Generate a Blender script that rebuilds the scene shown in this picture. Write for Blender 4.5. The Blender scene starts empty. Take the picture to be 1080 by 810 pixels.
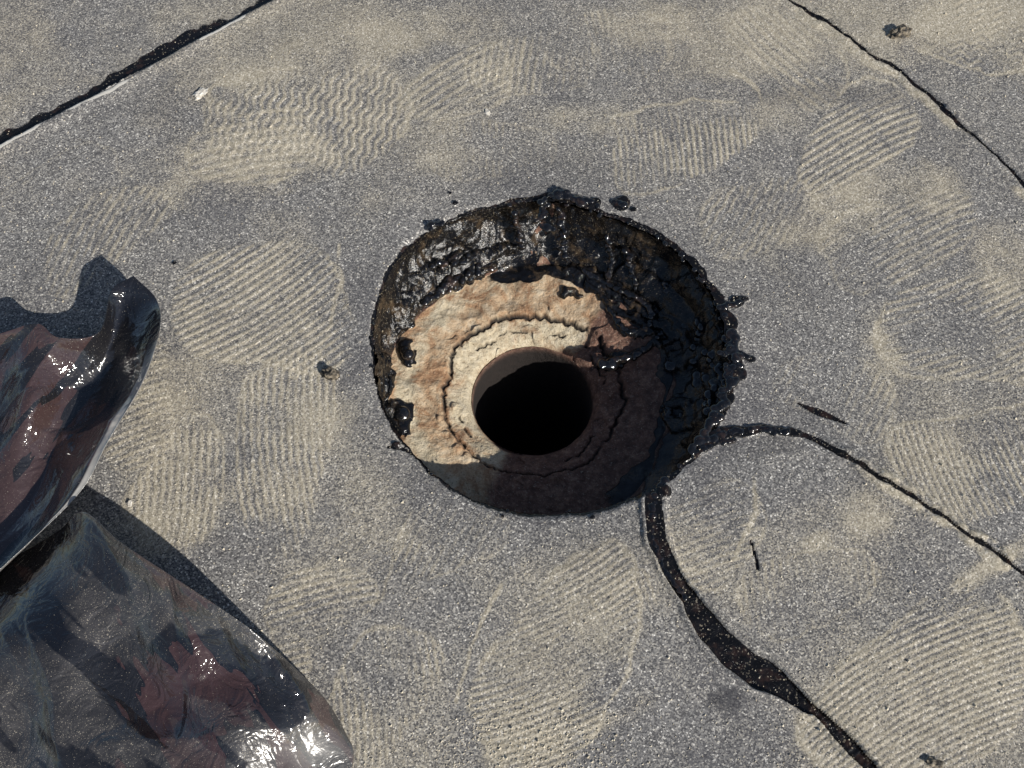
import bpy, bmesh, math, random
import numpy as np
from mathutils import Vector
random.seed(4); rng=np.random.default_rng(7)
scene=bpy.context.scene
scene.view_settings.view_transform='Standard'
try: scene.view_settings.look='None'
except Exception: pass
scene.view_settings.exposure=0

# ---------------- camera ----------------
F=1150.0; PIT=math.radians(62); D=0.86
C=np.array([0,-D*math.cos(PIT),D*math.sin(PIT)])
FW=np.array([0,math.cos(PIT),-math.sin(PIT)]); UP=np.array([0,math.sin(PIT),math.cos(PIT)]); RT=np.array([1.,0,0])
def P(u,v,z=0.0):
    d=F*FW+(u-540)*RT+(405-v)*UP
    return C+d*((z-C[2])/d[2])
def proj(X,Y,Z):
    dx=X-C[0];dy=Y-C[1];dz=Z-C[2]
    dep=dx*FW[0]+dy*FW[1]+dz*FW[2]
    ok=dep>0.1
    dd=np.where(ok,dep,1)
    U=540+F*dx/dd; V=405-F*(dy*UP[1]+dz*UP[2])/dd
    return np.where(ok,U,-1e5),np.where(ok,V,-1e5)
cam=bpy.data.cameras.new('camera'); co=bpy.data.objects.new('camera',cam); scene.collection.objects.link(co)
co.location=C; co.rotation_euler=(math.radians(90)-PIT,0,0)
cam.sensor_width=36; cam.lens=36*F/1080; cam.clip_start=0.01; cam.clip_end=1000
scene.camera=co

# ---------------- light ----------------
ELEV=math.radians(31)
sdir=Vector((0.70*math.cos(ELEV),-0.714*math.cos(ELEV),math.sin(ELEV))).normalized()
w=bpy.data.worlds.new('World'); scene.world=w; w.use_nodes=True
nt=w.node_tree; bg=nt.nodes['Background']; sky=nt.nodes.new('ShaderNodeTexSky'); sky.sky_type='NISHITA'
sky.sun_disc=False; sky.sun_elevation=ELEV; sky.sun_rotation=math.radians(136)
nt.links.new(sky.outputs[0],bg.inputs[0]); bg.inputs[1].default_value=0.08
sl=bpy.data.lights.new('sun','SUN'); sl.energy=5.0; sl.angle=math.radians(0.5); sl.color=(1,0.955,0.88)
so=bpy.data.objects.new('sun',sl); scene.collection.objects.link(so); so.location=(1,-1,2)
so.rotation_euler=(-sdir).to_track_quat('-Z','Y').to_euler()

# ---------------- noise ----------------
_lat=rng.random((256,256))
def vn(x,y,seed=0):
    x=x+seed*17.31;y=y+seed*9.77
    xi=np.floor(x);yi=np.floor(y);fx=x-xi;fy=y-yi
    fx=fx*fx*(3-2*fx);fy=fy*fy*(3-2*fy)
    xi=xi.astype(np.int64)&255;yi=yi.astype(np.int64)&255;x1=(xi+1)&255;y1=(yi+1)&255
    return (_lat[xi,yi]*(1-fx)+_lat[x1,yi]*fx)*(1-fy)+(_lat[xi,y1]*(1-fx)+_lat[x1,y1]*fx)*fy
def fbm(x,y,seed=0,o=4):
    r=0;a=0.5;t=0
    for i in range(o):
        r=r+a*vn(x*2**i,y*2**i,seed+i*3.3);t+=a;a*=0.5
    return r/t
def ss(a,b,x):
    t=np.clip((x-a)/(b-a),0,1);return t*t*(3-2*t)
def pline(U,V,pts):
    best=np.full(U.shape,1e9);wd=np.zeros(U.shape);sg=np.ones(U.shape)
    for (a,b) in zip(pts[:-1],pts[1:]):
        ax,ay,aw=a;bx,by,bw=b;dx=bx-ax;dy=by-ay;L=dx*dx+dy*dy
        t=np.clip(((U-ax)*dx+(V-ay)*dy)/L,0,1)
        d=np.hypot(U-ax-t*dx,V-ay-t*dy)
        m=d<best
        best=np.where(m,d,best);wd=np.where(m,aw+(bw-aw)*t,wd)
        sg=np.where(m,np.sign(dx*(V-ay)-dy*(U-ax)),sg)
    return best,wd,sg
def mesh_obj(name,V,Fc,mat=None,parent=None,smooth=True,attrs={}):
    me=bpy.data.meshes.new(name)
    V=np.asarray(V,dtype=np.float32);Fc=np.asarray(Fc,dtype=np.int32)
    n=Fc.shape[1]
    me.vertices.add(len(V));me.vertices.foreach_set('co',V.ravel())
    me.loops.add(Fc.size);me.loops.foreach_set('vertex_index',Fc.ravel())
    me.polygons.add(len(Fc));me.polygons.foreach_set('loop_start',np.arange(0,Fc.size,n,dtype=np.int32))
    me.update(calc_edges=True);me.validate()
    me.polygons.foreach_set('use_smooth',np.full(len(me.polygons),smooth))
    for k,a in attrs.items():
        at=me.attributes.new(k,'FLOAT','POINT');at.data.foreach_set('value',np.asarray(a,dtype=np.float32).ravel())
    ob=bpy.data.objects.new(name,me);scene.collection.objects.link(ob)
    if mat: me.materials.append(mat)
    if parent: ob.parent=parent
    return ob
def empty(name):
    e=bpy.data.objects.new(name,None);scene.collection.objects.link(e);e.empty_display_size=0.05;return e

# ---------------- material helpers ----------------
class M:
    def __init__(s,name):
        s.m=bpy.data.materials.new(name);s.m.use_nodes=True;s.t=s.m.node_tree;s.b=s.t.nodes['Principled BSDF']
        s.tc=s.t.nodes.new('ShaderNodeTexCoord').outputs['Object']
    def n(s,ty,**k):
        x=s.t.nodes.new(ty)
        for a,v in k.items():setattr(x,a,v)
        return x
    def set(s,inp,v):
        if isinstance(v,bpy.types.NodeSocket):s.t.links.new(v,inp)
        elif isinstance(v,(tuple,list)) and len(v)==3 and inp.type=='RGBA':inp.default_value=(*v,1)
        else:inp.default_value=v
    def noise(s,sc,det=3,rough=0.5,dist=0):
        x=s.n('ShaderNodeTexNoise');s.set(x.inputs['Vector'],s.tc);x.inputs['Scale'].default_value=sc;x.inputs['Detail'].default_value=det;x.inputs['Roughness'].default_value=rough;x.inputs['Distortion'].default_value=dist
        return x.outputs['Fac']
    def vor(s,sc,feature='F1'):
        x=s.n('ShaderNodeTexVoronoi',feature=feature);s.set(x.inputs['Vector'],s.tc);x.inputs['Scale'].default_value=sc
        return x
    def attr(s,nm):
        x=s.n('ShaderNodeAttribute',attribute_name=nm);return x.outputs['Fac']
    def math(s,op,a,b=0.0,c=None,clamp=False):
        x=s.n('ShaderNodeMath',operation=op,use_clamp=clamp);s.set(x.inputs[0],a);s.set(x.inputs[1],b)
        if c is not None:s.set(x.inputs[2],c)
        return x.outputs[0]
    def mr(s,v,a,b,c=0.0,d=1.0):
        x=s.n('ShaderNodeMapRange');x.interpolation_type='SMOOTHSTEP';s.set(x.inputs[0],v);x.inputs[1].default_value=a;x.inputs[2].default_value=b;x.inputs[3].default_value=c;x.inputs[4].default_value=d
        return x.outputs[0]
    def mix(s,f,a,b):
        x=s.n('ShaderNodeMix',data_type='RGBA');s.set(x.inputs[0],f);s.set(x.inputs[6],a);s.set(x.inputs[7],b);return x.outputs[2]
    def ramp(s,v,els,interp='LINEAR'):
        x=s.n('ShaderNodeValToRGB');s.set(x.inputs[0],v);cr=x.color_ramp;cr.interpolation=interp
        while len(cr.elements)<len(els):cr.elements.new(0.5)
        for e,(p,c) in zip(cr.elements,els):e.position=p;e.color=(*c,1)
        return x.outputs[0]
    def bump(s,h,dist,strength=1.0,normal=None):
        x=s.n('ShaderNodeBump');s.set(x.inputs['Height'],h);x.inputs['Distance'].default_value=dist;x.inputs['Strength'].default_value=strength
        if normal is not None:s.set(x.inputs['Normal'],normal)
        return x.outputs[0]

# --- ground material
g=M('mineral_cap_sheet')
v1=g.vor(980);sep=g.n('ShaderNodeSeparateColor');g.set(sep.inputs[0],v1.outputs['Color'])
gr=sep.outputs[0];gr2=sep.outputs[1]
fine=g.noise(1250,2,0.6)
base=g.ramp(gr,[(0.0,(0.07,0.068,0.069)),(0.4,(0.165,0.16,0.158)),(0.78,(0.28,0.272,0.262)),(0.94,(0.42,0.405,0.38)),(1.0,(0.95,0.92,0.86))])
lv=g.noise(9,5,0.6);base=g.mix(g.mr(lv,0.42,0.70),base,g.mix(0.34,base,(0.06,0.06,0.075)))
dustc=g.ramp(gr2,[(0.0,(0.27,0.235,0.175)),(0.5,(0.45,0.40,0.305)),(0.9,(0.60,0.54,0.43)),(1.0,(0.85,0.79,0.68))])
da=g.attr('dust')
df=g.math('ADD',da,g.math('MULTIPLY',g.math('SUBTRACT',fine,0.5),1.2))
df=g.math('ADD',df,g.math('MULTIPLY',g.math('SUBTRACT',gr,0.5),0.45))
dfac=g.mr(df,0.13,0.86,0.0,0.9)
col=g.mix(dfac,base,dustc)
st=g.attr('stain');col=g.mix(g.math('MULTIPLY',st,0.75),col,(0.03,0.03,0.038))
ew=g.attr('edge');col=g.mix(g.mr(g.math('ADD',ew,g.math('MULTIPLY',g.math('SUBTRACT',fine,0.5),0.5)),0.4,0.75),col,(0.75,0.71,0.63))
tar=g.attr('tar');tf=g.mr(g.math('ADD',tar,g.math('MULTIPLY',g.math('SUBTRACT',fine,0.5),0.5)),0.4,0.6)  # tar, plus shade painted into one small slit
tn=g.noise(120,4)
tarcol=g.mix(g.mr(gr2,0.93,0.99,0,0.7),g.mix(g.mr(tn,0.5,0.75),(0.006,0.006,0.007),(0.03,0.018,0.015)),(0.25,0.22,0.17))
col=g.mix(tf,col,tarcol)
g.set(g.b.inputs['Base Color'],col)
g.set(g.b.inputs['Roughness'],g.mr(tf,0,1,0.8,0.22))
g.b.inputs['Specular IOR Level'].default_value=0.35
hgt=g.math('ADD',g.math('MULTIPLY',gr,0.65),g.math('MULTIPLY',fine,0.6))
bf=g.mr(tf,0,1,1,0.3)
b1=g.bump(g.math('MULTIPLY',hgt,bf),0.0008,0.65);g.set(g.b.inputs['Normal'],b1)

# --- drain bowl material
d=M('rusted_drain_body')
n1=d.noise(38,7,0.72,0.6);n2=d.noise(170,5,0.7);n3=d.noise(650,3,0.7);n4=d.noise(22,6,0.7)
rust=d.ramp(n1,[(0.28,(0.16,0.08,0.04)),(0.42,(0.36,0.215,0.12)),(0.52,(0.49,0.36,0.23)),(0.64,(0.57,0.47,0.34)),(0.8,(0.47,0.42,0.35))])
cem=d.ramp(n2,[(0.25,(0.30,0.23,0.15)),(0.5,(0.56,0.48,0.34)),(0.75,(0.70,0.62,0.48))])
cc=d.mix(d.mr(d.math('ADD',d.attr('cement'),d.math('MULTIPLY',d.math('SUBTRACT',n1,0.5),1.8)),0.3,0.7),rust,cem)
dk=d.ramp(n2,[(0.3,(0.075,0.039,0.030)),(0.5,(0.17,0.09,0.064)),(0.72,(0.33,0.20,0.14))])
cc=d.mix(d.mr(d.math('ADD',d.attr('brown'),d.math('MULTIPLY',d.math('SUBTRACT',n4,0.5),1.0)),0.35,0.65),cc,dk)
cc=d.mix(d.mr(n3,0.58,0.72,0,0.5),cc,(0.72,0.65,0.52))
cc=d.mix(d.mr(n3,0.44,0.30,0,0.8),cc,(0.11,0.06,0.035))
cc=d.mix(d.attr('crack_pipe_shade'),cc,(0.012,0.009,0.008))  # real cracks, plus shade painted down the pipe
ta=d.attr('tar')
tff=d.mr(d.math('ADD',ta,d.math('MULTIPLY',d.math('SUBTRACT',n2,0.5),0.35)),0.42,0.56)
tc=d.mix(d.mr(d.noise(60,6,0.7),0.50,0.66),(0.005,0.005,0.006),(0.06,0.042,0.026))
tc=d.mix(d.math('MULTIPLY',d.attr('grime'),d.mr(n3,0.60,0.70)),tc,(0.30,0.25,0.17))
cc=d.mix(tff,cc,tc)
d.set(d.b.inputs['Base Color'],cc)
d.set(d.b.inputs['Roughness'],d.math('ADD',d.mr(tff,0,1,0.9,0.08),d.math('MULTIPLY',d.attr('grime'),0.10)))
hh=d.math('ADD',d.math('MULTIPLY',n2,1.5),d.math('MULTIPLY',n3,0.5))
hh=d.math('MULTIPLY',hh,d.mr(tff,0,1,1,0.3))
d.set(d.b.inputs['Normal'],d.bump(hh,0.0024,0.85))

# --- tar
t=M('black_tar');tn=t.noise(90,5,0.6);t2=t.noise(500,3)
t.set(t.b.inputs['Base Color'],t.mix(t.mr(t.noise(1100,2),0.68,0.76,0,0.7),t.mix(t.mr(tn,0.52,0.75),(0.006,0.006,0.007),(0.045,0.027,0.02)),(0.34,0.28,0.2)))
t.set(t.b.inputs['Roughness'],t.mr(tn,0.3,0.7,0.04,0.2))
t.b.inputs['Coat Weight'].default_value=0.5;t.b.inputs['Coat Roughness'].default_value=0.03
t.set(t.b.inputs['Normal'],t.bump(t.math('ADD',tn,t.math('MULTIPLY',t2,0.15)),0.0012,0.4))

# ---------------- rim radius ----------------
rim_px=[(395,370),(404,300),(422,268),(452,243),(520,217),(585,211),(640,228),(700,255),(745,300),(764,350),(763,420),(738,470),(690,512),(610,539),(540,538),(480,515),(430,468),(402,420)]
rp=np.array([P(u,v) for u,v in rim_px])
H=np.array([(rp[:,0].min()+rp[:,0].max())/2,(rp[:,1].min()+rp[:,1].max())/2])
ra=np.arctan2(rp[:,1]-H[1],rp[:,0]-H[0]);rr=np.hypot(rp[:,0]-H[0],rp[:,1]-H[1])
o=np.argsort(ra);ra=ra[o];rr=rr[o]
tt=np.linspace(-np.pi,np.pi,721);Rt=np.interp(tt,np.r_[ra[-1]-2*np.pi,ra,ra[0]+2*np.pi],np.r_[rr[-1],rr,rr[0]])
k=np.exp(-np.linspace(-2,2,31)**2);k/=k.sum()
Rt=np.convolve(np.r_[Rt[-31:-1],Rt,Rt[1:31]],k,'same')[30:-30]
def circ_noise(th,fr,seed):
    return fbm(np.cos(th)*fr+50,np.sin(th)*fr+50,seed,4)-0.5
def R(th):
    th=(th+np.pi)%(2*np.pi)-np.pi
    return np.interp(th,tt,Rt)+0.003*circ_noise(th,14,3)+0.0018*circ_noise(th,45,5)

# ---------------- ground ----------------
st_=0.0012
def ext(a,b,s=1):
    base=np.arange(a,b,st_)
    out=[];x=base[-1];q=st_
    while x<150: q*=1.5;x+=q;out.append(x)
    lo=[];x=a;q=st_
    while x>-150: q*=1.5;x-=q;lo.append(x)
    return np.r_[lo[::-1],base,out]
xs=ext(-0.58,0.58);ys=ext(-0.335,0.50)
X,Y=np.meshgrid(xs,ys,indexing='ij')
U,V=proj(X,Y,np.zeros_like(X))
NX,NY=len(xs),len(ys)
inview=(np.abs(X)<0.7)&(np.abs(Y)<0.6)
und=(fbm(X*6,Y*6,1,3)-0.5)*0.005+(fbm(X*35,Y*35,2,3)-0.5)*0.0011
und=und*inview
Z=und.copy()
jx=(fbm(X*60,Y*60,9,3)-0.5)*7; jy=(fbm(X*60,Y*60,13,3)-0.5)*7
Uj=U+jx;Vj=V+jy
dust=0.34*ss(0.42,0.68,fbm(X*7,Y*7,21,5))+0.28*(fbm(X*45,Y*45,23,5)-0.4)+0.10+0.12*ss(420,0,V)*ss(200,450,U)
brk=fbm(X*22,Y*22,31,4);brk2=fbm(X*90,Y*90,33,3)
# boot prints (partial sole prints with tread bars)
FP=[(275,325,98,78,25,32,7.4,1.0,0.0),(330,120,115,66,20,70,8.5,0.95,2.0),(265,150,75,40,10,10,9,0.6,0),(720,150,92,46,8,97,6.6,1.05,0.0),
(900,152,80,44,35,28,7.5,1.0,0.0),(1020,35,80,45,-20,-5,8,0.95,3.0),(1010,350,92,60,10,20,8,0.6,0),(1030,480,98,62,28,112,7,1.05,0.0),
(960,725,140,86,28,28,7.6,1.15,0.0),(590,695,138,76,48,24,7.3,1.1,0.0),(300,480,118,54,75,95,8,0.85,0.6),(390,570,80,48,60,35,7.4,0.8,0.0),
(400,745,95,48,70,95,7.5,0.95,0),(745,560,68,54,60,20,8,0.65,0),(560,60,80,35,10,80,8,0.55,0),(190,500,76,46,60,88,8,0.65,.6),(470,560,74,50,20,60,8,0.55,0),
(340,640,66,38,20,15,8,0.6,0),(830,60,75,35,-30,-40,8,0.6,0),(950,250,90,46,30,28,8,0.5,0),(1045,620,60,38,30,28,7,0.65,0),(650,640,56,38,30,110,7,0.5,0),(480,90,64,36,10,30,8,0.55,0),(110,250,80,40,30,60,8,0.5,0),
(640,50,74,36,5,100,7,0.5,0),(860,620,80,44,30,100,8,.5,0),(260,720,74,44,60,20,8,.5,0),(800,220,74,40,20,60,8,.45,1),(60,200,74,36,15,35,8,.4,0),(150,420,80,40,80,20,7.5,.45,0),(880,420,70,40,-20,60,8,.4,0),(520,160,70,32,10,95,7,.35,0)]
rel=np.zeros_like(X)
for i,(u,v,a,b,an,sa,per,sg,wv) in enumerate(FP):
    c,s=math.cos(math.radians(an)),math.sin(math.radians(an))
    du=U-u;dv=-(V-v)
    p=(du*c+dv*s)/a;q=(-du*s+dv*c)/b
    q=q+0.22*np.sin(p*1.8+i)
    q=q*(1+0.28*p*(1 if i%2 else -1))
    r=(np.abs(p)**2.6+np.abs(q)**2.6)**(1/2.6)+(brk-0.5)*0.30+(brk2-.5)*.12
    m=1-ss(0.86,0.96,r)
    c2,s2=math.cos(math.radians(sa)),math.sin(math.radians(sa))
    al=du*c2+dv*s2;ac=-du*s2+dv*c2
    ac=ac+0.0009*al*al*(1 if i%3 else -1)
    if wv: ac=ac+wv*np.sin(al/per*2*np.pi/2.6)
    ac=ac+jx*0.16+ 3*(brk-0.5)
    stripe=0.5+0.5*np.sin(ac/per*2*np.pi)
    stripe=ss(0.35,0.85,stripe)
    sec=1-0.7*np.exp(-((p-0.25+0.15*np.sin(i))/0.035)**2)
    pat=ss(0.33,0.56,fbm(X*13+i,Y*13,40+i,4))
    fad=0.15+0.85*pat
    dust+=m*sg*fad*sec*(0.10+0.78*stripe*(0.30+0.80*ss(0.3,0.65,brk2)))
    dust-=m*sg*0.10*(1-stripe)*fad
    rel+=m*sg*fad*stripe*0.0005
    dust+=np.exp(-((r-0.92)/0.03)**2)*ss(.43,.58,fbm(X*18,Y*18,90+i,3))*sg*0.5
Z+=rel
for (u,v,a,b,an,sg) in [(900,215,85,45,20,.7),(985,205,40,30,0,.5),(860,572,22,15,10,1.0),(920,548,40,40,0,.6),(560,785,65,32,0,1.1),(640,760,60,20,20,.6),(250,170,110,45,15,.6),(450,35,110,30,0,.5),(520,100,60,60,0,.2),
 (700,30,90,25,0,.3),(1035,10,60,30,0,.9),(1040,600,50,18,30,.8),(1030,690,50,60,0,.4),(930,360,30,60,20,.5),(350,440,70,30,30,.4),(180,420,60,60,0,.4),(170,560,60,30,0,.5),(1060,270,40,50,0,.6),(620,130,60,20,0,.4),(520,545,30,8,0,.3),(1000,20,80,20,10,.5),(330,600,70,40,10,.4),(240,90,80,30,20,.4),(820,120,60,30,20,.3),(440,480,50,50,0,.3)]:
    c,s=math.cos(math.radians(an)),math.sin(math.radians(an));du=U-u;dv=-(V-v)
    r=np.hypot((du*c+dv*s)/a,(-du*s+dv*c)/b)+(brk-0.5)*1.1
    dust+=sg*(1-ss(0.2,1.2,r))*(0.3+1.1*brk2)*0.8
for pts,sg in [([(356,258,2),(360,300,2.5),(343,355,2),(310,398,2)],.7),([(795,505,2),(797,540,3),(775,590,2)],.6),([(530,615,2),(495,680,2),(482,740,2)],.6),([(770,75,2),(800,95,2.5),(803,110,2)],.6),([(690,560,2),(700,600,3),(745,605,2)],.4),([(925,340,2),(925,368,3),(950,395,3),(1000,402,2)],.5)]:
    dd,wd,_=pline(Uj,Vj,pts);dust+=sg*(1-ss(0.3,1.5,dd/wd))*ss(.3,.6,brk)
hd=np.hypot(X-H[0],Y-H[1]);th=np.arctan2(Y-H[1],X-H[0]);Rr=R(th)
near=1-ss(0.0,0.055,hd-Rr);dust*=1-0.6*near
stain=0.25*near*ss(.35,.6,brk)
for (u,v,a,b,sg) in [(768,738,26,15,.85),(800,470,60,16,.4),(180,110,60,30,.2),(830,300,70,70,.2),(580,180,120,30,.2),(640,590,80,40,.2),(870,100,110,14,.35),(850,440,60,30,.25)]:
    r=np.hypot((U-u)/a,(V-v)/b)+(brk-0.5)*0.9;stain+=sg*(1-ss(0.3,1.1,r))
tarShadeA=np.zeros_like(X);edgeA=np.zeros_like(X)
# seam 1 - lap edge
s1=[(-400,350,0),(0,152,0),(60,121,0),(130,86,0),(200,46,0),(290,0,0),(700,-215,0)]
dd,_,sg=pline(U+jx*0.5,V+jy*0.5,s1)
side=np.where((V<152-0.524*U+0),1,-1);sd=dd*side
Z-=0.0042*ss(-1.0,2.2,sd)*inview
bw=12+14*(fbm(X*22,Y*22,51,3)-0.4)+8*(brk2-.5)
tarShadeA=np.maximum(tarShadeA,(ss(-0.8,0.8,sd)*(1-ss(bw-6,bw+4,sd)))*(U>-500))
edgeA+=np.exp(-((sd+2.4)/2.0)**2)*ss(0.28,0.38,fbm(X*20,Y*20,55,3))*1.3*(U<260)
Z+=0.0018*np.exp(-((sd+4)/6)**2)
# seam 2
s2=[(760,-50,2),(830,0,2.3),(880,28,2.6),(915,55,1.8),(945,72,2),(1000,118,2.6),(1030,148,2),(1080,192,2.8),(1180,290,3)]
dd,wd,sg=pline(U+jx*1.3,V+jy*1.3,s2);m=1-ss(0.5,1.2,dd/(wd*(0.1+1.6*brk)));tarShadeA=np.maximum(tarShadeA,m*0.95);Z-=m*0.0016
dust+=0.8*np.exp(-((dd*sg-7)/3.5)**2)*ss(.4,.55,brk);Z+=0.0022*np.exp(-((np.abs(dd)-5)/4)**2)*(0.1+1.3*brk2)
# seam 3
s3=[(722,482,12),(740,466,15),(765,458,12),(800,453,8),(850,458,4),(890,480,3),(940,510,2.4),(1000,550,2.6),(1040,578,2.6),(1080,604,3.0),(1180,670,4)]
dd,wd,sg=pline(U+jx*1.1,V+jy*1.1,s3);m=1-ss(0.7,1.15,dd/(wd*(0.35+1.1*np.where(U>880,brk2,brk))));tarShadeA=np.maximum(tarShadeA,m)
Z+=np.where(U<845,0.0022,-0.0022)*m*np.where(U<845,ss(880,830,U),ss(820,870,U))
ed=ss(880,960,U);dust+=1.0*np.exp(-((np.abs(dd)-6)/3.5)**2)*ss(.38,.55,brk2)*ed;Z+=0.0038*np.exp(-((np.abs(dd*sg)-5)/4)**2)*(0.0+1.5*brk2)*ss(850,900,U)
# gash
s4=[(690,500,9),(689,540,9),(693,570,9),(707,605,8),(727,632,9),(746,660,15),(772,688,20),(803,709,18),(832,730,10),(862,750,3.5),(888,776,7),(915,805,7),(945,842,7),(1000,900,6)]
dd,wd,sg=pline(U+jx*0.9,V+jy*0.9,s4);m=1-ss(0.8,1.08,dd/(wd*(0.7+0.6*brk)))
tarShadeA=np.maximum(tarShadeA,m);Z-=m*0.004*ss(560,640,V);Z+=m*0.0018*(1-ss(560,640,V))
Z+=m*(fbm(X*120,Y*120,66,3)-.5)*.0025
Z+=0.0026*np.exp(-((dd-wd-2.5)/3.0)**2)*(U>500)
edgeA+=0.6*np.exp(-((dd-wd-1.0)/1.8)**2)*ss(.48,.6,brk2)*(U>500)
for pts in [[(843,424,1.2),(865,434,4),(893,446,1)],[(792,570,1),(800,600,2)],[(408,470,1),(425,472,2.4),(436,478,1)]]:  # first line: shade of a curled flap, painted tar black
    dd,wd,_=pline(U+jx*.3,V+jy*.3,pts);m=1-ss(.7,1.2,dd/wd);tarShadeA=np.maximum(tarShadeA,m);Z-=0.002*m
aw=0.0015+0.005*np.clip(circ_noise(th,9,61)+0.22,0,1)
rightness=np.exp(-((th-0.05)/0.75)**2)+0.45*np.exp(-((th-1.5)/0.30)**2)
aw=aw+0.009*rightness*(0.5+1.2*(fbm(X*40,Y*40,63,3)-0.3))
e=hd-Rr
m=1-ss(0.75,1.05,e/aw+ (brk2-0.5)*0.8)
tarShadeA=np.maximum(tarShadeA,m*(hd<0.25));Z+=0.0018*m*rightness*(hd<0.25)
for (u,v,r0) in [(655,216,10),(668,222,4),(627,214,6),(778,320,9),(786,316,4),(793,379,5),(480,213,3),(475,203,2),(778,395,10),(752,372,10),(418,468,5),(985,806,5),(355,398,3),(184,277,2.5),(465,238,6),(700,520,8),(625,546,3),(530,545,3)]:
    r=np.hypot(U-u,(V-v)*1.3)/r0+(brk2-0.5)*0.8;mm=1-ss(.8,1.05,r);tarShadeA=np.maximum(tarShadeA,mm);Z+=0.0018*mm
Z-=0.003*(1-ss(-0.001,0.006,e))*(hd<0.3)*(1-rightness.clip(0,1))
inside=hd<Rr
idx=np.arange(NX*NY).reshape(NX,NY)
q=np.stack([idx[:-1,:-1],idx[1:,:-1],idx[1:,1:],idx[:-1,1:]],-1).reshape(-1,4)
ins=inside.ravel();keep=~ins[q].all(1);q=q[keep]
Xs=np.where(inside,H[0]+np.cos(th)*Rr,X);Ys=np.where(inside,H[1]+np.sin(th)*Rr,Y)
VV=np.stack([Xs,Ys,Z],-1).reshape(-1,3)
used=np.zeros(NX*NY,bool);used[q.ravel()]=True;remap=np.cumsum(used)-1
ground=mesh_obj('ground',VV[used],remap[q],g.m,attrs={'dust':np.clip(dust,-0.3,1.4).ravel()[used],'tar':tarShadeA.ravel()[used],'edge':edgeA.ravel()[used],'stain':np.clip(stain,0,1).ravel()[used]})

# ---------------- drain bowl ----------------
drain=empty('roof_drain')
ZF=-0.058
NT=1100
ZL=ZF-0.016
FC=P(562,421,ZL)[:2]
rf=0.122;rc=0.0775;ri=0.0525
prof=[]
for s in np.linspace(0,1,70): prof.append(('w',s))
for s in np.linspace(0,1,60)[1:]: prof.append(('f',s))
for s in np.linspace(0,1,60)[1:]: prof.append(('i',s))
for s in np.linspace(0,1,60)[1:]: prof.append(('p',s))
th1=np.linspace(-np.pi,np.pi,NT+1)[:-1]
Rr1=R(th1)
rfv=rf+0.016*circ_noise(th1,3,72)-0.006*np.exp(-((th1-0.0)/0.8)**2)
ccx,ccy=np.cos(th1),np.sin(th1)
for _ in range(2):
    ex=FC[0]+ccx*rfv-H[0];ey=FC[1]+ccy*rfv-H[1]
    over=np.hypot(ex,ey)-(R(np.arctan2(ey,ex))-0.006)
    rfv=rfv-np.clip(over,0,1)
ZE=ZF+0.006
rows=[];kind=[]
for kd,s in prof:
    fx=FC[0];fy=FC[1]
    if kd=='w':
        x0=H[0]+ccx*Rr1;y0=H[1]+ccy*Rr1
        x1=fx+ccx*rfv;y1=fy+ccy*rfv
        kk=s**1.8*0.8+0.2*s
        x=x0*(1-kk)+x1*kk;y=y0*(1-kk)+y1*kk
        z=-0.003+(ZE+0.003)*(1-(1-s)**1.25)+0*th1
        nn=(fbm(th1*6+20,np.full_like(th1,s*2.5),73,4)-0.5)
        nn2=(fbm(th1*16+120,np.full_like(th1,s*4),75,3)-0.5)
        fd=min(1,s*8)*min(1,(1-s)*5+0.2)
        off=(nn*0.013+nn2*0.004)*fd-0.003*fd
        x=x-ccx*off;y=y-ccy*off
    elif kd=='f':
        r=rfv+(rc-rfv)*s
        x=fx+ccx*r;y=fy+ccy*r;z=ZE+(ZF-ZE)*s+0*th1
    elif kd=='i':
        r=rc+(ri-rc)*s
        x=fx+ccx*r;y=fy+ccy*r;z=ZF-0.001-0.009*s-0.006*max(0,(s-0.75)/0.25)**2+0*th1
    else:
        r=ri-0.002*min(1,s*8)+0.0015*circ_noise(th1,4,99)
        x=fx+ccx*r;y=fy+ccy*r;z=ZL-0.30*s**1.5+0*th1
    rows.append(np.stack([x,y,z],-1));kind.append({'w':0,'f':1,'i':2,'p':3}[kd]+0.0*th1)
B=np.array(rows);K=np.array(kind)
bx,by,bz=B[...,0].copy(),B[...,1].copy(),B[...,2].copy()
fl=(K==1)|(K==2)
rad=np.hypot(bx-FC[0],by-FC[1]);tha=np.arctan2(by-FC[1],bx-FC[0])
pu,pv=proj(bx,by,bz)
bz+=fl*((fbm(bx*30,by*30,81,4)-0.5)*0.009+(fbm(bx*110,by*110,83,3)-0.5)*0.003)*np.where(K==2,ss(ri,ri+0.01,rad)*.7+.3,1)
wob=rad+0.007*circ_noise(tha,3,85)*2+0.0028*circ_noise(tha,16,86)*2
crk=np.exp(-((wob-rc)/0.0014)**2)*ss(0.26,0.46,fbm(np.cos(tha)*4+9,np.sin(tha)*4+9,87,3))
crk2=np.exp(-((wob-rc+0.012)/0.0010)**2)*ss(0.48,0.56,fbm(np.cos(tha)*4+19,np.sin(tha)*4+9,89,3))
crk=np.maximum(crk,crk2*.8)
bz-=fl*crk*0.004
bz-=fl*0.003*ss(rc+0.001,rc-0.001,wob)
bz+=fl*0.0022*ss(.45,.48,fbm(bx*38,by*38,88,3))*ss(rc+.02,rc,rad)
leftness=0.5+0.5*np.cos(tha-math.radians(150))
cement=np.where(fl,0.05+0.52*ss(rc+0.004,rc-0.006,wob),0)
cement+=0.14*leftness*fl
cement+=0.50*np.exp(-((rad-0.108)/0.012)**2)*(0.5+0.5*np.cos(tha-math.radians(190)))*fl
cement-=0.28*np.exp(-((rad-0.088)/0.008)**2)*fl
brown=np.where(fl,1-ss(0.25,0.60,leftness),1.0)
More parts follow.
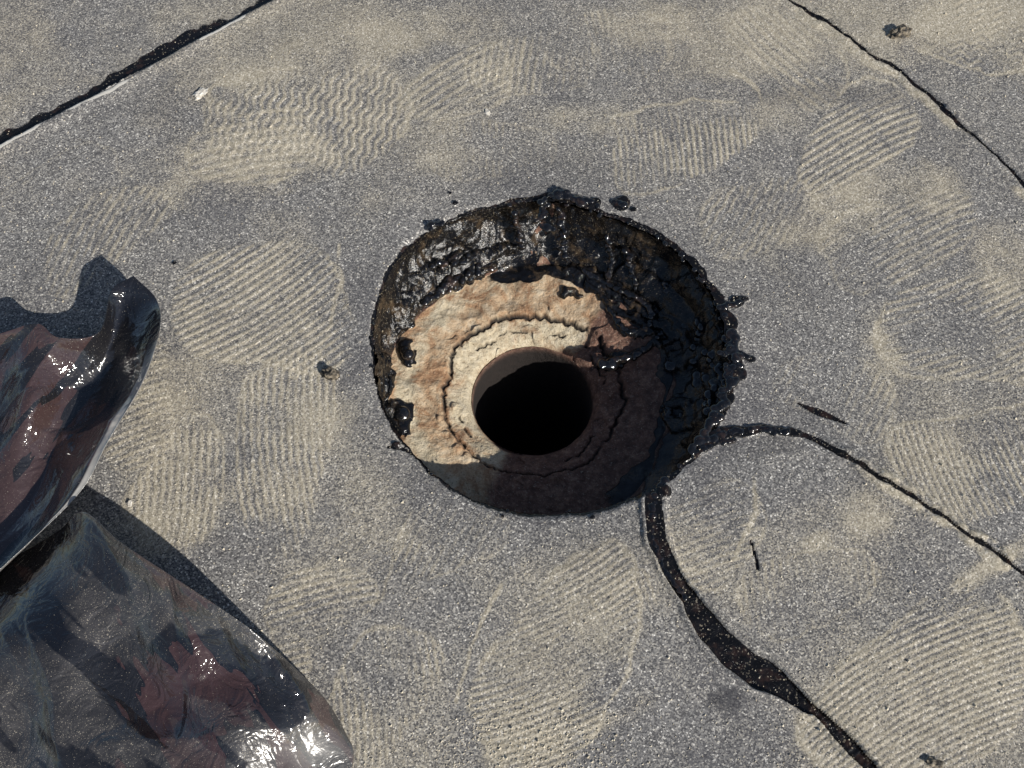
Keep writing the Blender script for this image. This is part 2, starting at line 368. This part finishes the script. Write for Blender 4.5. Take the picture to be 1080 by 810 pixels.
lip=np.exp(-((rad-ri)/0.005)**2)*fl
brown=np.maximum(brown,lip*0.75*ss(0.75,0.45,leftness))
cement-=lip*.5*ss(0.8,0.5,leftness)
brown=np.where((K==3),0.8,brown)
frac=np.zeros_like(bz);pipe_shade=np.zeros_like(bz)
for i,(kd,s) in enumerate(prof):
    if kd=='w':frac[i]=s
    if kd=='p':pipe_shade[i]=ss(0.0,0.10,s)*0.97  # pipe blackens with depth: lack of light put into the colour
wn=fbm(tha*5+33,frac*4,91,4)
tarB=np.where(K==0,0.82+0.8*(wn-0.35)-0.45*ss(0.85,1.0,frac),0.0)
nt_=np.exp(-((pu-572-8*np.sin(pv/11))/8)**2)*(K==0)*(pv<330)*(pv>100)
tarB-=nt_*1.0*ss(.46,.62,fbm(bx*120,by*120,92,3)+0.04)
brown=np.where(K==0,0.8+1.2*(fbm(tha*7+3,frac*3,93,3)-0.45),brown)
brown-=nt_*0.25
cement=cement+nt_*0.6
grime=np.where(K==0,0.1+0.9*leftness,0)*1.0
puj=pu+(fbm(bx*120,by*120,95,3)-0.5)*14;pvj=pv+(fbm(bx*120,by*120,96,3)-0.5)*14
hts=np.zeros_like(bz)
def tline(pts,h=0.004):
    global tarB,hts
    dd,wd,_=pline(puj,pvj,pts);r=dd/wd
    m=np.sqrt(np.clip(1-r*r,0,1));msk=1-ss(0.85,1.1,r)
    lim=(K<3)
    tarB=np.where(lim,np.maximum(tarB,msk),tarB);hts=np.maximum(hts,lim*m*h)
for pts in [
 [(605,285,8),(640,300,9),(668,318,7),(692,338,6),(712,352,7)],
 [(650,328,4.5),(672,337,5),(688,350,4.5),(664,356,4.5),(650,345,4)],
 [(636,384,8),(656,381,6),(672,376,4.5),(690,366,4.5),(706,362,5)],
 [(700,330,5),(722,350,6),(726,376,8),(712,384,9)],
 [(710,382,9),(735,372,10),(748,385,12)],
 [(618,300,5),(640,318,4.5),(655,330,4)],
 [(706,430,7),(718,425,8),(730,432,9),(727,447,9),(712,450,8),(703,440,6)],
 [(740,430,10),(742,455,10),(730,470,9)],
 [(720,300,12),(745,330,12),(755,370,12),(752,420,12)],
 [(660,290,14),(700,310,14),(730,340,12)],
 [(430,366,8),(431,380,9)],[(416,430,9),(426,438,13),(424,449,10)],
 [(425,335,14),(436,318,14),(452,303,11)],[(455,308,10),(478,298,9),(500,288,7),(516,280,5)],
 [(450,298,16),(480,282,14),(515,268,9),(545,260,6)],[(596,310,4),(606,309,6)],[(404,380,9),(408,410,8)]]:
    tline(pts)
fw=fl*ss(0.106,0.113,rad+0.016*(fbm(bx*60,by*60,97,3)-0.5))*ss(-0.3,0.5,np.cos(tha-math.radians(25)))
tarB=np.maximum(tarB,fw)
hz=hts*(0.8+0.5*fbm(bx*150,by*150,98,2))
bz+=hz
bx-=np.cos(tha)*hz*(K==0)*0.8;by-=np.sin(tha)*hz*(K==0)*0.8
nr=len(prof)
idx=np.arange(nr*NT).reshape(nr,NT);nx=np.roll(idx,-1,1)
q=np.stack([idx[:-1],idx[1:],nx[1:],nx[:-1]],-1).reshape(-1,4)
q=q[:,::-1]
bowl=mesh_obj('drain_bowl',np.stack([bx,by,bz],-1).reshape(-1,3),q,d.m,drain,attrs={'tar':tarB,'cement':cement,'brown':brown,'crack_pipe_shade':np.maximum(crk*fl,pipe_shade),'grime':grime})
bm=bmesh.new();bmesh.ops.create_circle(bm,cap_ends=True,segments=48,radius=ri+0.01);me=bpy.data.meshes.new('pipe_bottom');bm.to_mesh(me);bm.free()
pb=bpy.data.objects.new('pipe_bottom',me);scene.collection.objects.link(pb);pb.location=(FC[0],FC[1],ZL-0.298);pb.parent=drain;me.materials.append(t.m)

# ---------------- ragged tar lip ----------------
def lumps(name,items,vox,parent,mat,sm=3):
    bm=bmesh.new()
    for (p,r,sq) in items:
        mtx=bmesh.ops.create_icosphere(bm,subdivisions=2,radius=1.0)
        sx,sy,sz=r*random.uniform(.8,1.3),r*random.uniform(.8,1.3),r*sq
        for v in mtx['verts']:
            v.co=Vector((v.co.x*sx+p[0],v.co.y*sy+p[1],v.co.z*sz+p[2]))
    me=bpy.data.meshes.new(name);bm.to_mesh(me);bm.free();me.materials.append(mat)
    ob=bpy.data.objects.new(name,me);scene.collection.objects.link(ob);ob.parent=parent
    m=ob.modifiers.new('r','REMESH');m.mode='VOXEL';m.voxel_size=vox;m.use_smooth_shade=True
    m=ob.modifiers.new('s','SMOOTH');m.iterations=sm;m.factor=0.5
    return ob
items=[]
for i in range(520):
    a=random.uniform(-math.pi,math.pi)
    wgt=0.08+math.exp(-((a-0.05)/0.65)**2)+0.5*math.exp(-((a-1.5)/0.28)**2)
    if random.random()>wgt:continue
    big=min(1,wgt)
    rr_=float(R(np.array([a]))[0])+random.gauss(0.0003,0.0022*big+0.0006)+0.0025*max(0,big-0.4)
    r=random.uniform(0.0012,0.0020+0.0028*big*random.random())
    items.append(((H[0]+math.cos(a)*rr_,H[1]+math.sin(a)*rr_,random.uniform(-0.004,0.0014*big)),r,random.uniform(.4,.7)))
def chain(pts,r,z0=0.001,wob=0.001):
    for (a,b) in zip(pts[:-1],pts[1:]):
        A=P(*a);Bp=P(*b);n=max(2,int(np.linalg.norm(Bp-A)/(r*0.7)))
        for i in range(n):
            p=A+(Bp-A)*i/n
            items.append(((p[0]+random.gauss(0,wob),p[1]+random.gauss(0,wob),z0+random.uniform(0,.001)),r*random.uniform(.7,1.3),.7))
chain([(758,325),(772,322),(786,316)],.0026);chain([(760,375),(778,372),(792,379)],.0024);chain([(770,390),(762,420),(745,455),(728,478)],.0034,wob=.002)
chain([(772,350),(776,385),(768,410)],.0032,wob=.002);chain([(700,508),(690,525),(688,548)],.0032)
chain([(738,468),(765,459),(800,453),(835,457)],.0026,wob=.0016);chain([(730,480),(750,470),(775,464)],.002,wob=.001)
chain([(685,540),(688,570),(700,602),(722,632)],.0018,wob=.0008)
chain([(575,212),(587,206),(605,211),(628,215)],.0036,wob=.0022);chain([(455,240),(462,236),(470,238)],.0025);chain([(650,214),(660,218)],.0034)
chain([(575,216),(573,228),(580,240)],.0032,z0=-.004,wob=.003);chain([(588,204),(598,203)],.0032,z0=.003,wob=.002)
lumps('tar_lip',items,0.0007,drain,t.m)
items=[]
def chz(pts,r,wob=.0006):
    for (a,b) in zip(pts[:-1],pts[1:]):
        A=P(*a);Bp=P(*b);n=max(2,int(np.linalg.norm(Bp-A)/(r*0.5)))
        for i in range(n):
            p=A+(Bp-A)*i/n+np.array([random.gauss(0,wob) for _ in range(3)]);items.append((tuple(p),r*random.uniform(.8,1.2),.85))
zf=ZF+0.008;ze=ZF+0.014
chz([(616,285,-.045),(634,296,-.048),(655,306,ze),(676,316,ze),(690,330,ze)],.0028)
chz([(690,330,ze),(684,346,zf),(664,352,zf),(652,340,zf),(640,322,zf)],.0024)
chz([(640,383,zf),(652,380,zf),(668,376,zf),(684,366,zf),(700,350,zf),(716,352,zf),(724,372,zf)],.0026)
chz([(636,386,zf-.001),(648,384,zf-.001)],.0045);chz([(706,386,zf),(722,384,zf)],.005)
chz([(704,440,zf),(708,428,zf),(722,424,zf),(735,430,zf),(732,446,zf),(716,452,zf)],.0034)
chz([(718,438,zf),(722,440,zf)],.004)
chz([(700,300,-.03),(712,318,-.038),(722,345,-.042),(716,352,zf)],.003,wob=.0015)
chz([(660,262,-.025),(668,285,-.035),(672,305,-.045)],.003,wob=.0012)
chz([(640,250,-.02),(646,275,-.035),(640,296,-.046)],.0025,wob=.001)
chz([(735,345,-.03),(738,360,-.04),(740,385,-.04),(745,400,-.04),(740,430,-.04)],.005,wob=.003)
chz([(750,370,-.02),(756,390,-.02),(752,412,-.025),(748,440,-.02)],.0045,wob=.003)
chz([(428,370,zf),(432,380,zf)],.0045);chz([(418,432,zf-.002),(428,440,zf-.002)],.0055)
chz([(430,326,-.045),(445,312,-.046),(468,300,-.047),(495,290,-.048),(520,280,-.048)],.0038,wob=.0022)
chz([(448,318,ze),(470,306,ze),(480,296,ze)],.003,wob=.0015)
chz([(462,280,-.03),(480,275,-.036),(500,272,-.04)],.003,wob=.002)
chz([(540,224,-.006),(545,240,-.018),(552,262,-.032)],.0028,wob=.0015);chz([(590,220,-.006),(594,245,-.02),(598,275,-.04)],.003,wob=.0015)
lumps('tar_drips',items,0.0006,drain,t.m,4)

# ---------------- plastic sheet ----------------
pl=M('black_plastic_film')
pn=pl.noise(25,5,0.6,1.0);pf=pl.noise(1300,2,0.6);pm=pl.noise(14,6,0.7,1.0)
pc=pl.mix(pl.mr(pl.math('ADD',pl.attr('maroon'),pl.math('MULTIPLY',pl.math('SUBTRACT',pn,0.5),1.1)),0.45,0.54),(0.007,0.007,0.009),(0.046,0.025,0.024))  # film's maroon tint, patched to stand in for reflections
du_=pl.math('MULTIPLY',pl.attr('dust_shade'),pl.mr(pm,0.3,0.7,0.35,1.0))
pc=pl.mix(pl.math('MULTIPLY',du_,0.36),pc,(0.18,0.168,0.16))
pc=pl.mix(pl.mr(pl.math('ADD',pf,pl.math('MULTIPLY',du_,0.10)),0.68,0.76,0,0.75),pc,(0.5,0.45,0.36))
pc=pl.mix(pl.math('MULTIPLY',pl.attr('rim'),0.85),pc,(0.34,0.33,0.31))  # pale film rim, plus a painted sheen on the lower fold
pl.set(pl.b.inputs['Base Color'],pc)
pl.set(pl.b.inputs['Roughness'],pl.math('ADD',pl.mr(du_,0,1,0.08,0.26),pl.math('MULTIPLY',pl.attr('rim'),0.12)))
pl.b.inputs['IOR'].default_value=1.65
pl.b.inputs['Coat Weight'].default_value=0.8;pl.b.inputs['Coat Roughness'].default_value=0.06
pl.set(pl.b.inputs['Normal'],pl.bump(pl.math('ADD',pl.noise(45,2,0.5,3.0),pl.math('MULTIPLY',pl.noise(160,2,.5,1.5),0.16)),0.004,0.5))
sheet=empty('plastic_sheet')
def cr(Pn,n):
    Pn=np.asarray(Pn,float);m=len(Pn)
    ext_=np.concatenate([[2*Pn[0]-Pn[1]],Pn,[2*Pn[-1]-Pn[-2]]])
    tq=np.linspace(0,m-1-1e-9,n);i=tq.astype(int);f=(tq-i).reshape((-1,)+(1,)*(Pn.ndim-1))
    a,b,c,e_=ext_[i],ext_[i+1],ext_[i+2],ext_[i+3]
    return 0.5*((2*b)+(-a+c)*f+(2*a-5*b+4*c-e_)*f**2+(-a+3*b-3*c+e_)*f**3)
def film(name,grid,nu,nv,marf,dust_shadef,rim_sheenf,amp,seed,dirn,ncrease=22,spread=.55):
    G=np.array([[P(u,v,h/1000.0) for (u,v,h) in row] for row in grid])
    def up(A):
        a=cr(A,nv);a=np.transpose(cr(np.transpose(a,(1,0,2)),nu),(1,0,2));return a
    S=up(G)
    a=np.linspace(0,1,nv)[:,None]*np.ones((1,nu));b=np.ones((nv,1))*np.linspace(0,1,nu)[None]
    x,y=S[...,0].copy(),S[...,1].copy()
    c,s=math.cos(dirn),math.sin(dirn)
    al=x*c+y*s;ac=-x*s+y*c
    calm=ss(0,0.10,1-b)*ss(0,0.08,a)*0.85+0.15
    # pinched creases: V-profile ridges / valleys of limited length, many crossing
    r=np.random.default_rng(seed);cre=np.zeros_like(x)
    for i in range(ncrease):
        cx=r.uniform(x.min(),x.max());cy=r.uniform(y.min(),y.max());an=dirn+r.normal(0,spread);L=r.uniform(.02,.09);W=r.uniform(.004,.014);hh_=r.choice([-1,1])*r.uniform(.2,.6)*W
        px_=(x-cx)*math.cos(an)+(y-cy)*math.sin(an);py_=-(x-cx)*math.sin(an)+(y-cy)*math.cos(an)+0.003*np.sin(px_*60+i)
        # one-sided: steep on one flank, long on the other, like a film pinch
        sk=np.where(py_>0,W*2.2,W)
        cre+=hh_*np.exp(-np.abs(py_)/sk)*np.exp(-(px_/L)**2)
    fold=np.abs(2*fbm(al*5,ac*16,seed,2)-1)
    S[...,2]+=calm*(amp*(0.4-fold)*1.6+cre)
    S[...,2]=np.maximum(S[...,2],0.0025)
    pu,pv=proj(S[...,0],S[...,1],S[...,2])
    idx=np.arange(nu*nv).reshape(nv,nu)
    q=np.stack([idx[:-1,:-1],idx[1:,:-1],idx[1:,1:],idx[:-1,1:]],-1).reshape(-1,4)
    ob=mesh_obj(name,S.reshape(-1,3),q,pl.m,sheet,attrs={'maroon':marf(pu,pv,a,b),'dust_shade':dust_shadef(pu,pv,a,b),'rim':rim_sheenf(pu,pv,a,b)})
    m=ob.modifiers.new('s','SOLIDIFY');m.thickness=0.0003;m.offset=0
    return ob
gu=[[(-160,390,25),(-60,360,35),(-5,352,38),(38,341,44),(62,356,42),(104,350,38),(118,306,38),(141,291,40)],
    [(-160,430,20),(-60,395,25),(0,372,32),(30,368,36),(62,378,30),(104,378,22),(135,328,28),(165,316,36)],
    [(-160,480,20),(-60,440,20),(-5,425,22),(28,420,36),(66,412,20),(106,402,16),(140,372,36),(168,348,48)],
    [(-160,540,10),(-60,500,15),(-15,480,20),(18,474,22),(56,462,12),(95,448,16),(126,424,36),(150,404,50)],
    [(-160,610,10),(-60,560,10),(-20,545,12),(6,532,15),(38,515,12),(70,498,20),(94,482,36),(113,468,46)],
    [(-160,670,5),(-60,630,10),(-30,615,10),(-10,595,12),(14,575,16),(40,556,24),(60,540,34),(82,522,38)],
    [(-200,720,5),(-110,690,8),(-80,670,8),(-60,650,12),(-35,635,16),(-20,620,24),(-12,612,32),(-4,604,38)]]
def strk(u,v,s1,s2,sx,sy,seed):
    return fbm((u*math.cos(s1)+v*math.sin(s1))/sx,(-u*math.sin(s1)+v*math.cos(s1))/sy,seed,4)
film('upper_fold',gu,280,260,lambda u,v,a,b:0.25+0.8*ss(.40,.50,strk(u,v,-0.9,0,90,22,4))-1.5*np.exp(-(((u-138)/30)**2+((v-325)/42)**2))-0.7*np.exp(-(((u-15)/22)**2+((v-400)/30)**2)),
     lambda u,v,a,b:0.22-0.22*np.exp(-(((u-138)/30)**2+((v-325)/42)**2)),lambda u,v,a,b:ss(0.925,0.945,b)*ss(0.33,0.42,a),0.004,3,math.radians(60),70)
glo=[[(-160,640,4),(-40,625,8),(20,585,14),(62,560,32),(88,540,52),(130,574,68),(200,620,74),(262,662,62),(300,694,38)],
    [(-160,680,6),(-40,665,25),(20,640,35),(65,612,40),(105,602,48),(160,632,54),(225,668,54),(290,702,46),(342,736,12)],
    [(-160,730,10),(-40,720,30),(20,700,38),(70,680,44),(120,672,36),(180,696,46),(240,718,34),(305,742,32),(366,776,3)],
    [(-160,800,10),(-40,790,30),(20,775,30),(70,760,40),(125,750,34),(185,765,26),(245,775,38),(310,785,22),(373,796,3)],
    [(-160,880,8),(-40,870,20),(20,860,28),(70,850,34),(125,845,36),(185,845,32),(245,845,28),(310,842,18),(366,840,3)],
    [(-160,960,3),(-40,955,6),(20,950,8),(70,945,10),(125,940,10),(185,935,9),(245,925,8),(310,905,6),(355,885,3)]]
def mar2(u,v,a,b):
    return 0.05+0.75*ss(.52,.56,strk(u,v,0.95,0,110,24,8))*ss(90,150,u)
def dk2(u,v):
    j=(fbm(u/30,v/30,7,4)-.5)*50
    dd,_,_=pline(u+j,v-j,[(185,690,1),(235,695,1),(300,740,1)]);return 1-ss(26,30,dd)  # dark patch standing in for a reflection, painted by cutting dust
def dust_shade2(u,v,a,b):
    n=strk(u,v,0.8,0,140,40,15)
    return np.clip(1.0-0.85*dk2(u,v)-0.75*ss(.50,.53,n)*(u<260)-1.0*ss(90,40,u)*ss(720,640,v)-0.5*(mar2(u,v,a,b)-.05),0,1)  # dust, with painted shade blackening the corner between the folds
film('lower_fold',glo,300,260,mar2,dust_shade2,lambda u,v,a,b:0.5*np.exp(-(((u-335)/35)**2+((v-795)/20)**2)),0.005,11,math.radians(-50),90)  # last mask paints a pale sheen near the fold's end

# ---------------- debris ----------------
def chip(name,u,v,r,mat,flat=.6,seed=0):
    random.seed(seed)
    bm=bmesh.new();bmesh.ops.create_icosphere(bm,subdivisions=3,radius=1)
    from mathutils import noise
    for vv in bm.verts:
        n_=noise.noise(vv.co*1.3+Vector((seed*3.1,0,0)));n2_=noise.noise(vv.co*3.5+Vector((0,seed*2.,0)))
        vv.co*=(1+0.6*n_+0.45*n2_)
        vv.co=Vector((vv.co.x*r*1.2,vv.co.y*r*.8,vv.co.z*r*flat))
    me=bpy.data.meshes.new(name);bm.to_mesh(me);bm.free();me.materials.append(mat)
    ob=bpy.data.objects.new(name,me);scene.collection.objects.link(ob);p=P(u,v);ob.location=(p[0],p[1],r*flat*.6);ob.rotation_euler=(0,0,seed*1.3);return ob
wm=M('pale_stone');wm.set(wm.b.inputs['Base Color'],wm.ramp(wm.noise(400),[(.3,(.42,.38,.32)),(.7,(.75,.72,.66))]));wm.b.inputs['Roughness'].default_value=.9
gm=M('sand');gm.set(gm.b.inputs['Base Color'],gm.ramp(gm.noise(300),[(.3,(.36,.31,.23)),(.7,(.68,.62,.5))]));gm.b.inputs['Roughness'].default_value=.9
dm=M('dark_grit');dm.set(dm.b.inputs['Base Color'],dm.ramp(dm.noise(350),[(.4,(.02,.018,.016)),(.7,(.3,.25,.18))]));dm.b.inputs['Roughness'].default_value=.7
chip('roofing_chip',349,396,.0058,dm.m,.8,2);chip('roofing_chip',949,37,.0075,dm.m,.7,5);chip('roofing_chip',985,805,.004,dm.m,.5,7)
chip('pebble',212,99,.0056,wm.m,.35,3);chip('pebble',514,119,.003,wm.m,.4,4);chip('pebble',137,531,.0022,wm.m,.4,6)
r=np.random.default_rng(5);tet=np.array([[1,1,1],[1,-1,-1],[-1,1,-1],[-1,-1,1]],float)
vs=[];fs=[];n=0
while n<4500:
    k_=r.random()
    if k_<.16:u,v=r.normal(560,60),r.normal(785,28)
    elif k_<.24:u,v=r.normal(950,90),r.normal(730,60)
    elif k_<.30:u,v=r.normal(1030,70),r.normal(30,35)
    else:u,v=r.uniform(-30,1110),r.uniform(-30,840)
    p=P(u,v);a=math.atan2(p[1]-H[1],p[0]-H[0])
    if math.hypot(p[0]-H[0],p[1]-H[1])<float(R(np.array([a]))[0])+.002:continue
    s=r.uniform(.00022,.0005)*(1.7 if r.random()<.05 else 1);q_=tet+r.normal(0,.35,(4,3))
    i=int(np.clip(np.searchsorted(xs,p[0]),0,NX-1));j=int(np.clip(np.searchsorted(ys,p[1]),0,NY-1))
    vs.append(q_*s+np.array([p[0],p[1],Z[i,j]+s*.5]));fs.append(np.array([[0,1,2],[0,3,1],[0,2,3],[1,3,2]])+4*n);n+=1
mesh_obj('sand_grains',np.concatenate(vs),np.concatenate(fs),gm.m,smooth=False)
